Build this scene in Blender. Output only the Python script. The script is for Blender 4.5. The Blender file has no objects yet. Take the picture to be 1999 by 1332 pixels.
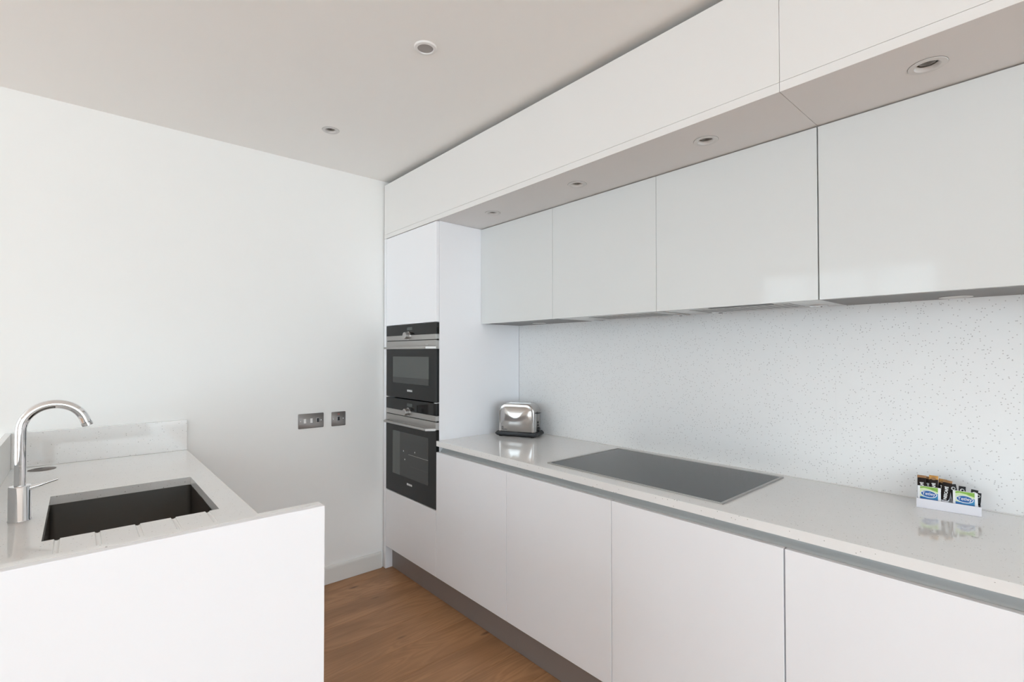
import bpy, bmesh, math, random
from mathutils import Vector, Matrix
R = math.radians
C = bpy.context.scene.collection
random.seed(4)

# ---------------------------------------------------------------- camera, world, lights, exposure
cam = bpy.data.cameras.new('camera'); co = bpy.data.objects.new('camera', cam); C.objects.link(co)
YAW, PITCH, ROLL, EYE = 0.721445, 0.0151745, -0.0004988, 1.388715
F = Vector((math.sin(YAW)*math.cos(PITCH), math.cos(YAW)*math.cos(PITCH), math.sin(PITCH)))
Rt = Vector((math.cos(YAW), -math.sin(YAW), 0)); Up = Rt.cross(F)
R2 = Rt*math.cos(ROLL)+Up*math.sin(ROLL); U2 = Up*math.cos(ROLL)-Rt*math.sin(ROLL)
co.matrix_world = Matrix(((R2.x, U2.x, -F.x, 0), (R2.y, U2.y, -F.y, 0), (R2.z, U2.z, -F.z, EYE), (0, 0, 0, 1)))
cam.sensor_width = 36; cam.lens = 959.357/1999*36
cam.shift_y = (674.65-666)/1999; cam.shift_x = 0
cam.clip_start = 0.02
bpy.context.scene.camera = co

w = bpy.data.worlds.new('world'); bpy.context.scene.world = w; w.use_nodes = True
bg = w.node_tree.nodes['Background']
bg.inputs['Color'].default_value = (0.80, 0.945, 1.04, 1); bg.inputs['Strength'].default_value = 5.4

vs = bpy.context.scene.view_settings
vs.view_transform = 'Standard'; vs.look = 'None'; vs.gamma = 1; vs.use_curve_mapping = False
vs.exposure = -0.05
cy = bpy.context.scene.cycles
cy.max_bounces = 14; cy.diffuse_bounces = 10; cy.glossy_bounces = 6; cy.sample_clamp_indirect = 8
cy.caustics_reflective = False; cy.caustics_refractive = False

def portal(name, loc, rot, sx, sy):
    l = bpy.data.lights.new(name, 'AREA'); l.shape = 'RECTANGLE'; l.size = sx; l.size_y = sy
    l.cycles.is_portal = True
    o = bpy.data.objects.new(name, l); C.objects.link(o); o.location = loc; o.rotation_euler = rot
# daylight comes in through two glazed openings: one in the left wall, one in the wall behind the camera
LX, FY = -3.4, -4.8
WL = (.9, 2.85, 0.05, 2.45)      # left opening: y0, y1, z0, z1
WF = (-3.1, 1.9, 0.05, 2.45)
WL_FILL = (-4.5, -2.0, 0.05, 2.2)     # unseen fill opening, added to brighten the shaded base doors      # front opening: x0, x1, z0, z1
portal('window_portal', (LX-.1, (WL[0]+WL[1])/2, (WL[2]+WL[3])/2), (0, R(-90), 0), WL[3]-WL[2], WL[1]-WL[0])
portal('window_portal', (LX-.1, (WL_FILL[0]+WL_FILL[1])/2, (WL_FILL[2]+WL_FILL[3])/2), (0, R(-90), 0), WL_FILL[3]-WL_FILL[2], WL_FILL[1]-WL_FILL[0])  # portal of the added fill opening
portal('window_portal', ((WF[0]+WF[1])/2, FY-.1, (WF[2]+WF[3])/2), (R(90), 0, 0), WF[1]-WF[0], WF[3]-WF[2])

sl = bpy.data.lights.new('sun', 'SUN'); sl.energy = 22; sl.angle = R(1); sl.color = (.96, .98, 1)
so = bpy.data.objects.new('sun', sl); C.objects.link(so)
so.rotation_euler = Vector((-.62, -.30, -.75)).to_track_quat('-Z', 'Y').to_euler()   # added high behind the house: strikes only the outside ground, for bounce onto the ceiling

# ---------------------------------------------------------------- materials
def mat(name, col, rough=.5, metal=0., coat=0., spec=.5, noise=0., nscale=6., bump=0., bscale=300., ior=None):
    m = bpy.data.materials.new(name); m.use_nodes = True; nt = m.node_tree; b = nt.nodes['Principled BSDF']
    b.inputs['Base Color'].default_value = (*col, 1); b.inputs['Roughness'].default_value = rough
    b.inputs['Metallic'].default_value = metal; b.inputs['Coat Weight'].default_value = coat
    b.inputs['Coat Roughness'].default_value = .03; b.inputs['Specular IOR Level'].default_value = spec
    if ior: b.inputs['IOR'].default_value = ior
    tc = nt.nodes.new('ShaderNodeTexCoord')
    n = nt.nodes.new('ShaderNodeTexNoise'); n.inputs['Scale'].default_value = nscale; n.inputs['Detail'].default_value = 4
    nt.links.new(tc.outputs['Object'], n.inputs['Vector'])
    mx = nt.nodes.new('ShaderNodeMix'); mx.data_type = 'RGBA'
    k = 1-noise
    mx.inputs['A'].default_value = (col[0]*k, col[1]*k, col[2]*k, 1); mx.inputs['B'].default_value = (*col, 1)
    nt.links.new(n.outputs['Fac'], mx.inputs['Factor']); nt.links.new(mx.outputs['Result'], b.inputs['Base Color'])
    if bump:
        n2 = nt.nodes.new('ShaderNodeTexNoise'); n2.inputs['Scale'].default_value = bscale
        nt.links.new(tc.outputs['Object'], n2.inputs['Vector'])
        bp = nt.nodes.new('ShaderNodeBump'); bp.inputs['Strength'].default_value = bump; bp.inputs['Distance'].default_value = .001
        nt.links.new(n2.outputs['Fac'], bp.inputs['Height']); nt.links.new(bp.outputs['Normal'], b.inputs['Normal'])
    return m

def brushed(name, col, rough, axis, strength=.15):
    m = mat(name, col, rough, 1.0, noise=.08, nscale=3); nt = m.node_tree; b = nt.nodes['Principled BSDF']
    tc = nt.nodes.new('ShaderNodeTexCoord'); mp = nt.nodes.new('ShaderNodeMapping')
    s = [900, 900, 900]; s[axis] = 6; mp.inputs['Scale'].default_value = s
    n = nt.nodes.new('ShaderNodeTexNoise'); n.inputs['Scale'].default_value = 1
    nt.links.new(tc.outputs['Object'], mp.inputs['Vector']); nt.links.new(mp.outputs['Vector'], n.inputs['Vector'])
    bp = nt.nodes.new('ShaderNodeBump'); bp.inputs['Strength'].default_value = strength; bp.inputs['Distance'].default_value = .0004
    nt.links.new(n.outputs['Fac'], bp.inputs['Height']); nt.links.new(bp.outputs['Normal'], b.inputs['Normal'])
    return m

def quartz(name, col, rough, dots=((150, .86, (.33, .32, .31)), (260, .84, (.60, .59, .57)), (110, .90, (.42, .40, .37))), rad=.27):
    m = mat(name, col, rough, spec=.5, noise=.03, nscale=25); nt = m.node_tree; b = nt.nodes['Principled BSDF']
    base = b.inputs['Base Color'].links[0].from_socket
    tc = nt.nodes.new('ShaderNodeTexCoord'); last = base
    for sc, th, c in dots:
        v = nt.nodes.new('ShaderNodeTexVoronoi'); v.inputs['Scale'].default_value = sc
        nt.links.new(tc.outputs['Object'], v.inputs['Vector'])
        sp = nt.nodes.new('ShaderNodeSeparateColor'); nt.links.new(v.outputs['Color'], sp.inputs['Color'])
        g = nt.nodes.new('ShaderNodeMath'); g.operation = 'GREATER_THAN'; g.inputs[1].default_value = th
        nt.links.new(sp.outputs['Red'], g.inputs[0])
        d = nt.nodes.new('ShaderNodeMath'); d.operation = 'LESS_THAN'; d.inputs[1].default_value = rad
        nt.links.new(v.outputs['Distance'], d.inputs[0])
        a = nt.nodes.new('ShaderNodeMath'); a.operation = 'MULTIPLY'
        nt.links.new(g.outputs[0], a.inputs[0]); nt.links.new(d.outputs[0], a.inputs[1])
        mx = nt.nodes.new('ShaderNodeMix'); mx.data_type = 'RGBA'
        nt.links.new(a.outputs[0], mx.inputs['Factor']); nt.links.new(last, mx.inputs['A'])
        mx.inputs['B'].default_value = (*c, 1); last = mx.outputs['Result']
    nt.links.new(last, b.inputs['Base Color'])
    return m

def wood():
    m = bpy.data.materials.new('oak_plank'); m.use_nodes = True; nt = m.node_tree; N = nt.nodes.new; L = nt.links.new
    b = nt.nodes['Principled BSDF']; b.inputs['Roughness'].default_value = .42
    tc = N('ShaderNodeTexCoord'); oi = N('ShaderNodeObjectInfo')
    ad = N('ShaderNodeVectorMath'); ad.operation = 'ADD'
    mu = N('ShaderNodeMath'); mu.operation = 'MULTIPLY'; mu.inputs[1].default_value = 37
    L(oi.outputs['Random'], mu.inputs[0]); L(tc.outputs['Object'], ad.inputs[0]); L(mu.outputs[0], ad.inputs[1])
    mp = N('ShaderNodeMapping'); mp.inputs['Scale'].default_value = (1.3, 9, 9); L(ad.outputs[0], mp.inputs['Vector'])
    n1 = N('ShaderNodeTexNoise'); n1.inputs['Scale'].default_value = 1.0; n1.inputs['Detail'].default_value = 2; n1.inputs['Distortion'].default_value = .5
    L(mp.outputs[0], n1.inputs['Vector'])
    # growth rings: contour lines of the stretched noise
    k = N('ShaderNodeMath'); k.operation = 'MULTIPLY'; k.inputs[1].default_value = 85; L(n1.outputs['Fac'], k.inputs[0])
    s = N('ShaderNodeMath'); s.operation = 'SINE'; L(k.outputs[0], s.inputs[0])
    s2 = N('ShaderNodeMath'); s2.operation = 'MULTIPLY_ADD'; s2.inputs[1].default_value = .5; s2.inputs[2].default_value = .5; L(s.outputs[0], s2.inputs[0])
    mp2 = N('ShaderNodeMapping'); mp2.inputs['Scale'].default_value = (5, 190, 50); L(ad.outputs[0], mp2.inputs['Vector'])
    n2 = N('ShaderNodeTexNoise'); n2.inputs['Scale'].default_value = 1; n2.inputs['Detail'].default_value = 5; L(mp2.outputs[0], n2.inputs['Vector'])
    mp3 = N('ShaderNodeMapping'); mp3.inputs['Scale'].default_value = (2.2, 7, 7); L(ad.outputs[0], mp3.inputs['Vector'])
    n3 = N('ShaderNodeTexNoise'); n3.inputs['Scale'].default_value = 1; n3.inputs['Detail'].default_value = 3; L(mp3.outputs[0], n3.inputs['Vector'])
    def mix(fac, a, bcol, amt):
        f = N('ShaderNodeMath'); f.operation = 'MULTIPLY'; f.inputs[1].default_value = amt; L(fac, f.inputs[0])
        x = N('ShaderNodeMix'); x.data_type = 'RGBA'; L(f.outputs[0], x.inputs['Factor'])
        if isinstance(a, tuple): x.inputs['A'].default_value = (*a, 1)
        else: L(a, x.inputs['A'])
        x.inputs['B'].default_value = (*bcol, 1); return x.outputs['Result']
    rmp = N('ShaderNodeMapRange'); rmp.inputs['From Min'].default_value = .38; rmp.inputs['From Max'].default_value = .66; L(n3.outputs['Fac'], rmp.inputs['Value'])
    c = mix(rmp.outputs[0], (.47, .245, .120), (.24, .108, .046), .9)
    c = mix(s2.outputs[0], c, (.22, .095, .038), .50)
    c = mix(n2.outputs['Fac'], c, (.66, .39, .20), .38)
    c = mix(oi.outputs['Random'], c, (.37, .185, .08), .35)
    # small knots
    mp4 = N('ShaderNodeMapping'); mp4.inputs['Scale'].default_value = (2.1, 6, 1); L(ad.outputs[0], mp4.inputs['Vector'])
    v = N('ShaderNodeTexVoronoi'); v.inputs['Scale'].default_value = 1.2; L(mp4.outputs[0], v.inputs['Vector'])
    r = N('ShaderNodeMapRange'); r.inputs['From Min'].default_value = .03; r.inputs['From Max'].default_value = .10
    r.inputs['To Min'].default_value = 1; r.inputs['To Max'].default_value = 0; L(v.outputs['Distance'], r.inputs['Value'])
    c = mix(r.outputs[0], c, (.10, .038, .018), .75)
    L(c, b.inputs['Base Color'])
    bp = N('ShaderNodeBump'); bp.inputs['Strength'].default_value = .15; bp.inputs['Distance'].default_value = .001
    L(n2.outputs['Fac'], bp.inputs['Height']); L(bp.outputs[0], b.inputs['Normal'])
    return m

M = dict(
    wall=mat('wall_paint', (.885, .885, .87), .7, noise=.015, nscale=2, bump=.05, bscale=250),
    ceil=mat('ceiling_paint', (.90, .895, .88), .8, noise=.01, nscale=2),
    trim=mat('trim_paint', (.76, .75, .72), .45, noise=.01),
    bulk=mat('bulkhead_off_white', (.80, .79, .775), .5, noise=.01, nscale=2),  # slightly darker and warmer white than the door lacquer
    satin=mat('satin_white_lacquer', (.87, .875, .90), .38, spec=.4, noise=.01, nscale=2),
    carcass=mat('white_melamine', (.78, .78, .77), .5, noise=.01),
    gloss=mat('back_painted_glass', (.70, .715, .71), .07, spec=.28, noise=.008, nscale=1.5),
    edge=mat('glass_edge', (.55, .62, .60), .2, noise=.02),
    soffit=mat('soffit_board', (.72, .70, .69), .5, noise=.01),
    quartz=quartz('quartz', (.83, .825, .815), .06, ((170, .90, (.52, .51, .49)), (280, .86, (.68, .67, .65)), (130, .95, (.44, .43, .41))), .22),
    qwall=quartz('quartz_splashback', (.83, .835, .835), .45, ((150, .88, (.53, .52, .52)), (260, .84, (.66, .65, .65)), (120, .95, (.40, .39, .38))), .24),
    taupe=mat('taupe_laminate', (.125, .112, .102), .38, noise=.06, nscale=8),
    plinth=mat('plinth_laminate', (.29, .255, .24), .42, .25, noise=.06),
    rail=mat('anodised_rail', (.50, .525, .53), .42, .35, noise=.04),
    steel=brushed('brushed_steel', (.52, .505, .49), .46, 1),
    sink=brushed('sink_steel', (.30, .285, .27), .30, 0, .2),
    hood=brushed('hood_steel', (.72, .70, .68), .30, 1),
    plate=brushed('socket_steel', (.235, .215, .205), .42, 0),
    chrome=mat('chrome', (.82, .82, .83), .05, 1.0, noise=.01, nscale=3),
    tchrome=mat('toaster_chrome', (.52, .50, .485), .15, 1.0, noise=.02, nscale=3),
    black=mat('black_glass', (.008, .008, .008), .06, spec=.32, noise=.2),
    hobglass=mat('hob_glass', (.013, .012, .015), .16, spec=.36, noise=.1, nscale=4),
    cavity=mat('oven_window_glass', (.085, .092, .088), .08, noise=.1, nscale=5),
    cavity2=mat('dark_oven_window_glass', (.040, .043, .042), .08, noise=.1, nscale=5),
    display=mat('grey_display', (.07, .08, .078), .15, noise=.1),
    dark=mat('dark_plastic', (.012, .012, .014), .35, noise=.1, nscale=40),
    gapm=mat('shadow_gap', (.03, .028, .026), .8, noise=.1),
    white=mat('white_plastic', (.80, .79, .78), .35, noise=.01),
    dome=mat('sensor_lens', (.36, .345, .335), .45, noise=.03),
    bulb=mat('reflector_bulb', (.30, .285, .27), .25, .6, noise=.45, nscale=220),
    bezel=mat('bezel_enamel', (.66, .65, .64), .45, noise=.02),
    label=mat('light_print', (.75, .76, .76), .5, noise=.01),
    grey=mat('grey_print', (.18, .18, .18), .5, noise=.02),
    tray=mat('tray_plastic', (.80, .80, .86), .25, noise=.01),
    foil=mat('sachet_foil', (.62, .62, .66), .3, .4, noise=.25, nscale=300),
    paper=mat('sachet_paper', (.85, .86, .88), .45, noise=.02, nscale=60),
    green=mat('green_print', (.30, .58, .08), .45, noise=.45, nscale=80),
    pale=mat('pale_green_print', (.68, .82, .50), .45, noise=.15, nscale=80),
    blue=mat('blue_print', (.012, .13, .42), .4, noise=.2, nscale=70),
    lblue=mat('light_blue_print', (.03, .27, .56), .4, noise=.2, nscale=70),
    brown=mat('dark_brown_sachet', (.020, .011, .009), .55, spec=.2, noise=.5, nscale=150),
    gold=mat('gold_band_sachet', (.62, .30, .06), .38, .25, noise=.45, nscale=220),
    bronze=mat('bronze_band_sachet', (.36, .19, .08), .38, .25, noise=.35, nscale=220),
    char=mat('charcoal_sachet', (.028, .028, .030), .55, spec=.2, noise=.3, nscale=150),
    red=mat('red_neon', (.55, .12, .08), .3, noise=.05),
    bounce_stone=mat('bounce_ground_stone', (.60, .60, .59), .8, noise=.2),
    wood=wood(),
)

# ---------------------------------------------------------------- helpers
def link(name, me, m, parent=None):
    o = bpy.data.objects.new(name, me); C.objects.link(o)
    if m is not None:
        me.materials.clear(); me.materials.append(m)
    if parent is not None: o.parent = parent
    return o
def tag(o, label, cat=None, group=None):
    o['label'] = label
    if cat: o['category'] = cat
    if group: o['group'] = group
    return o
def thing(name, label, cat, loc=(0, 0, 0), rz=0, group=None):
    o = bpy.data.objects.new(name, None); C.objects.link(o); o.location = loc; o.rotation_euler = (0, 0, rz)
    o.empty_display_size = .05
    return tag(o, label, cat, group)
def off(o): return Vector(o.location) if o is not None else Vector((0, 0, 0))

def boxmesh(x0, x1, y0, y1, z0, z1, bev=0., seg=2):
    bm = bmesh.new()
    v = [bm.verts.new((x, y, z)) for x in (x0, x1) for y in (y0, y1) for z in (z0, z1)]
    for f in ((0, 1, 3, 2), (4, 6, 7, 5), (0, 4, 5, 1), (2, 3, 7, 6), (0, 2, 6, 4), (1, 5, 7, 3)):
        bm.faces.new([v[i] for i in f])
    bmesh.ops.recalc_face_normals(bm, faces=bm.faces)
    if bev: bmesh.ops.bevel(bm, geom=bm.edges[:], offset=bev, segments=seg, profile=.5, affect='EDGES')
    return bm
def tomesh(name, bm, smooth=False, angle=None):
    me = bpy.data.meshes.new(name); bm.to_mesh(me); bm.free()
    if smooth or angle:
        me.shade_smooth()
        if angle: me.set_sharp_from_angle(angle=R(angle))
    return me
def box(name, x, y, z, m, parent=None, bev=.0015, world=True):
    """box with world coordinates (ranges); parented empties have no rotation"""
    p = off(parent) if world else Vector((0, 0, 0))
    bm = boxmesh(x[0]-p.x, x[1]-p.x, y[0]-p.y, y[1]-p.y, z[0]-p.z, z[1]-p.z, bev)
    return link(name, tomesh(name, bm), m, parent)
def struct(o):
    o['kind'] = 'structure'; return o
def prism(name, prof, axis, a, b, m, parent=None, bev=0., world=True, smooth=None):
    """closed 2D profile extruded along an axis. axis 1 (Y): profile is (x,z); axis 0: (y,z); axis 2: (x,y)"""
    p = off(parent) if world else Vector((0, 0, 0))
    bm = bmesh.new()
    def P(u, v, t):
        q = {1: (u, t, v), 0: (t, u, v), 2: (u, v, t)}[axis]
        return (q[0]-p.x, q[1]-p.y, q[2]-p.z)
    A = [bm.verts.new(P(u, v, a)) for u, v in prof]; B = [bm.verts.new(P(u, v, b)) for u, v in prof]
    n = len(prof)
    bm.faces.new(A); bm.faces.new(B)
    for i in range(n): bm.faces.new((A[i], A[(i+1) % n], B[(i+1) % n], B[i]))
    bmesh.ops.recalc_face_normals(bm, faces=bm.faces)
    if bev:
        eds = [e for e in bm.edges if any(len(f.verts) > 4 or f.verts[:] == A or f.verts[:] == B for f in e.link_faces) and (e.verts[0] in A) == (e.verts[1] in A)]
        bmesh.ops.bevel(bm, geom=eds, offset=bev, segments=3, profile=.5, affect='EDGES')
    return link(name, tomesh(name, bm, angle=smooth), m, parent)
def lathe(name, prof, m, parent=None, loc=(0, 0, 0), axis=2, seg=40, closed=False, angle=40):
    """prof = [(r, h)] revolved about an axis through loc (local to parent)"""
    bm = bmesh.new(); rings = []
    for r, h in prof:
        if r < 1e-6: rings.append([bm.verts.new((0, 0, h))])
        else: rings.append([bm.verts.new((r*math.cos(2*math.pi*i/seg), r*math.sin(2*math.pi*i/seg), h)) for i in range(seg)])
    pairs = list(zip(rings, rings[1:]))
    if closed: pairs.append((rings[-1], rings[0]))
    for a, b in pairs:
        for i in range(seg):
            j = (i+1) % seg
            if len(a) == 1 and len(b) == 1: continue
            if len(a) == 1: bm.faces.new((a[0], b[i], b[j]))
            elif len(b) == 1: bm.faces.new((a[i], a[j], b[0]))
            else: bm.faces.new((a[i], a[j], b[j], b[i]))
    bmesh.ops.recalc_face_normals(bm, faces=bm.faces)
    if axis == 0: bmesh.ops.transform(bm, matrix=Matrix.Rotation(R(90), 4, 'Y'), verts=bm.verts)
    if axis == 1: bmesh.ops.transform(bm, matrix=Matrix.Rotation(R(90), 4, 'X'), verts=bm.verts)
    o = link(name, tomesh(name, bm, angle=angle), m, parent); o.location = loc
    return o
def tube(name, pts, rad, m, parent=None, seg=20, cap=True):
    """swept tube; rad may be list"""
    bm = bmesh.new(); n = len(pts); P = [Vector(p) for p in pts]
    rs = rad if isinstance(rad, (list, tuple)) else [rad]*n
    rings = []; up = None
    for i in range(n):
        t = (P[min(i+1, n-1)]-P[max(i-1, 0)]).normalized()
        if up is None:
            up = Vector((0, 1, 0)) if abs(t.y) < .9 else Vector((1, 0, 0))
        s = t.cross(up).normalized(); up = s.cross(t).normalized()
        rings.append([bm.verts.new(P[i]+(s*math.cos(2*math.pi*k/seg)+up*math.sin(2*math.pi*k/seg))*rs[i]) for k in range(seg)])
    for a, b in zip(rings, rings[1:]):
        for k in range(seg): bm.faces.new((a[k], a[(k+1) % seg], b[(k+1) % seg], b[k]))
    if cap: bm.faces.new(rings[0]); bm.faces.new(rings[-1])
    bmesh.ops.recalc_face_normals(bm, faces=bm.faces)
    return link(name, tomesh(name, bm, angle=45), m, parent)
def text(name, s, size, m, parent, mw, ext=.0002, offset=0., shear=0., sx=1.):
    c = bpy.data.curves.new(name, 'FONT'); c.body = s; c.size = size; c.align_x = 'CENTER'; c.align_y = 'CENTER'
    c.extrude = ext; c.offset = offset; c.shear = shear; c.resolution_u = 3
    t = bpy.data.objects.new(name, c); C.objects.link(t)
    dg = bpy.context.evaluated_depsgraph_get(); me = bpy.data.meshes.new_from_object(t.evaluated_get(dg))
    bpy.data.objects.remove(t)
    o = link(name, me, m, parent); o.matrix_local = mw @ Matrix.Diagonal((sx, 1, 1, 1))
    return o
def frame(origin, xdir, ydir):
    x = Vector(xdir).normalized(); y = Vector(ydir).normalized(); z = x.cross(y)
    return Matrix(((x.x, y.x, z.x, origin[0]), (x.y, y.y, z.y, origin[1]), (x.z, y.z, z.z, origin[2]), (0, 0, 0, 1)))
def copy_thing(root, loc, label=None, rz=None):
    r = root.copy(); C.objects.link(r); r.location = loc
    if rz is not None: r.rotation_euler.z = rz
    if label: r['label'] = label
    for ch in [o for o in C.objects if o.parent is root]:
        c = ch.copy(); C.objects.link(c); c.parent = r
        for g in [o for o in C.objects if o.parent is ch]:
            d = g.copy(); C.objects.link(d); d.parent = c
    return r
def drill(o, centres, r, z0, z1, off_=(0, 0, 0)):
    """cut round holes through a mesh (boolean, applied)"""
    bm = bmesh.new()
    for (x, y) in centres:
        bmesh.ops.create_cone(bm, cap_ends=True, segments=40, radius1=r, radius2=r, depth=z1-z0,
                              matrix=Matrix.Translation((x-off_[0], y-off_[1], (z0+z1)/2-off_[2])))
    cut = link('cutter', tomesh('cutter', bm), None)
    cut.parent = o.parent
    md = o.modifiers.new('b', 'BOOLEAN'); md.operation = 'DIFFERENCE'; md.solver = 'EXACT'; md.object = cut
    bpy.context.view_layer.update()
    dg = bpy.context.evaluated_depsgraph_get(); me = bpy.data.meshes.new_from_object(o.evaluated_get(dg))
    o.modifiers.clear(); old = o.data; o.data = me; bpy.data.meshes.remove(old); bpy.data.objects.remove(cut)

# ---------------------------------------------------------------- solved dimensions (metres)
Xf, Xu, Xs, Xp = 1.4911, 1.8045, 2.1129, 1.5383
Yb, Yt, Yl = 2.9721, 2.3329, 2.9278
Yd = [2.3329, 1.7349, 1.1369, .5388, -.0592, -.6572]
ZC, ZBT, ZBB, ZUB, ZW, ZWB, ZD, ZP = 2.5159, 2.4852, 2.1323, 1.5625, .90, .8708, .8379, .1484
YE = -.6572                       # near end of the run (outside the frame)
CEIL_L = (.943, 2.460); SENS = (.946, 1.558)

# ---------------------------------------------------------------- room shell
XR = 2.135
fl = struct(box('floor', (LX-.1, XR+.1), (FY-.1, Yb+.1), (-.10, -.014), M['gapm'], bev=0))
cl = struct(box('ceiling', (LX-.1, XR+.1), (FY-.1, Yb+.1), (ZC, ZC+.12), M['ceil'], bev=0))
drill(cl, [CEIL_L], .031, ZC-.02, ZC+.08)
struct(box('wall_back', (LX-.1, XR+.1), (Yb, Yb+.1), (-.02, ZC), M['wall'], bev=0))
struct(box('wall_right', (XR, XR+.1), (FY, Yb), (-.02, ZC), M['wall'], bev=0))
def wall_open(name, axis, pos, a0, a1, *opens):
    bm = bmesh.new(); rects = []; c = a0
    for (o0, o1, z0, z1) in sorted(opens):
        rects += [(c, o0, -.02, ZC), (o0, o1, -.02, z0), (o0, o1, z1, ZC)]; c = o1
    rects.append((c, a1, -.02, ZC))
    for (u0, u1, v0, v1) in rects:
        b2 = boxmesh(pos-.1, pos, u0, u1, v0, v1) if axis == 0 else boxmesh(u0, u1, pos-.1, pos, v0, v1)
        me = tomesh('t', b2); bm.from_mesh(me); bpy.data.meshes.remove(me)
    return struct(link(name, tomesh(name, bm), M['wall']))
wall_open('wall_left', 0, LX, FY, Yb, WL, WL_FILL)
wall_open('wall_front', 1, FY, LX, XR, WF)
def glazing(name, axis, pos, a0, a1, z0, z1, n):
    e = thing(name, 'x', 'x', (0, 0, 0)); del e['label']; del e['category']; e['kind'] = 'structure'
    def bar(nm, u0, u1, v0, v1):
        if axis == 0: box(nm, (pos-.08, pos-.03), (u0, u1), (v0, v1), M['trim'], e)
        else: box(nm, (u0, u1), (pos-.08, pos-.03), (v0, v1), M['trim'], e)
    bar('sill', a0, a1, z0, z0+.05); bar('head', a0, a1, z1-.05, z1)
    for i in range(n+1):
        c = a0+(a1-a0)*i/n; c = min(max(c, a0+.03), a1-.03)
        bar('mullion', c-.03, c+.03, z0+.05, z1-.05)
glazing('window_1', 0, LX, *WL, 3)
glazing('window_2', 1, FY, *WF, 3)
glazing('fill_window', 0, LX, *WL_FILL, 2)  # frame of the added fill opening
struct(box('bounce_ground', (-12, 8), (-12, FY-.11), (-.30, -.12), M['bounce_stone'], bev=0))  # unseen pale ground, added to bounce light up into the room
struct(box('bounce_ground', (-12, LX-.11), (FY-.11, 8), (-.30, -.12), M['bounce_stone'], bev=0))

# floor boards, each a part of the floor
pw, pl = .192, 1.95
pm = {}
def plank_mesh(L):
    k = round(L, 3)
    if k not in pm:
        me = tomesh('plank', boxmesh(0, L-.0010, 0, pw-.0010, -.013, 0, .0005, 1)); me.materials.append(M['wood']); pm[k] = me
    return pm[k]
y = Yb-pw*.55; row = 0; X0, X1 = LX+.002, XR-.002
while y > FY:
    while True:                                                    # end joints fall under the units, not in the aisle
        x = X0 - random.uniform(.1, pl-.1)
        if all(not (.45 < x+k*pl < 1.62) for k in range(5)): break
    while x < X1:
        a, b = max(x, X0), min(x+pl, X1)
        if b-a > .05:
            o = bpy.data.objects.new('plank', plank_mesh(b-a)); C.objects.link(o); o.parent = fl; o.location = (a, y, 0)
        x += pl
    y -= pw; row += 1
for k in range(1):                                                 # cut strip against the back wall
    x = X0
    while x < X1:
        L = min(pl, X1-x); me = tomesh('plank', boxmesh(0, L-.001, 0, pw*.55-.003, -.013, 0, .0005, 1)); me.materials.append(M['wood'])
        o = bpy.data.objects.new('plank', me); C.objects.link(o); o.parent = fl; o.location = (x, Yb-pw*.55+pw, 0) if 0 else (x, Yb-pw*.55+.0, 0)
        x += pl
# rows started one plank below the strip
for o in [o for o in C.objects if o.name.startswith('plank') and len(o.data.vertices) and o.location.y > Yb-pw*.56 and abs(max(v.co.y for v in o.data.vertices)-(pw-.001)) < .002]:
    bpy.data.objects.remove(o)

# baseboard on the back wall (ends at the tall unit)
bt = .1040
prof = [(Yb, 0.0015), (Yb-.016, 0.0015), (Yb-.016, bt-.014), (Yb-.014, bt-.006), (Yb-.008, bt), (Yb, bt)]
struct(prism('baseboard_back', prof, 0, .43, 1.478, M['trim']))
struct(prism('baseboard_left', prof, 0, LX, -.26, M['trim']))

# ---------------------------------------------------------------- tall oven housing
T = thing('tall_oven_housing', 'full-height white housing unit around the two ovens, against the back wall', 'cabinet', (1.8, 2.63, 0))
prism('side_panel', [(Xf+.020, ZP), (Xp+.020, ZP), (Xp+.020, .001), (Xs-.001, .001), (Xs-.001, ZBB-.001), (Xf+.020, ZBB-.001)], 1, Yt+.0005, Yt+.0185, M['satin'], T)
box('side_panel', (Xf, 1.62), (Yl+.0015, Yb-.0135), (0.001, ZBB-.001), M['satin'], T, .001)
box('top_panel', (Xf+.022, Xs-.001), (Yt+.019, Yl+.001), (ZBB-.02, ZBB-.001), M['carcass'], T, 0)
box('back_panel', (Xs-.012, Xs-.001), (Yt+.019, Yl+.001), (.15, ZBB-.021), M['carcass'], T, 0)
box('shelf', (Xf+.022, Xs-.013), (Yt+.019, Yl+.001), (1.563, 1.581), M['carcass'], T, 0)
box('shelf', (Xf+.022, Xs-.013), (Yt+.019, Yl+.001), (ZP, ZP+.018), M['carcass'], T, 0)
d = box('upper_door', (Xf, Xf+.019), (Yt+.001, Yl-.0015), (1.5635, ZBB-.0045), M['satin'], T, .0012)
d = box('lower_door', (Xf, Xf+.019), (Yt+.001, Yl-.0015), (ZP, .5135), M['satin'], T, .0012)

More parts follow.
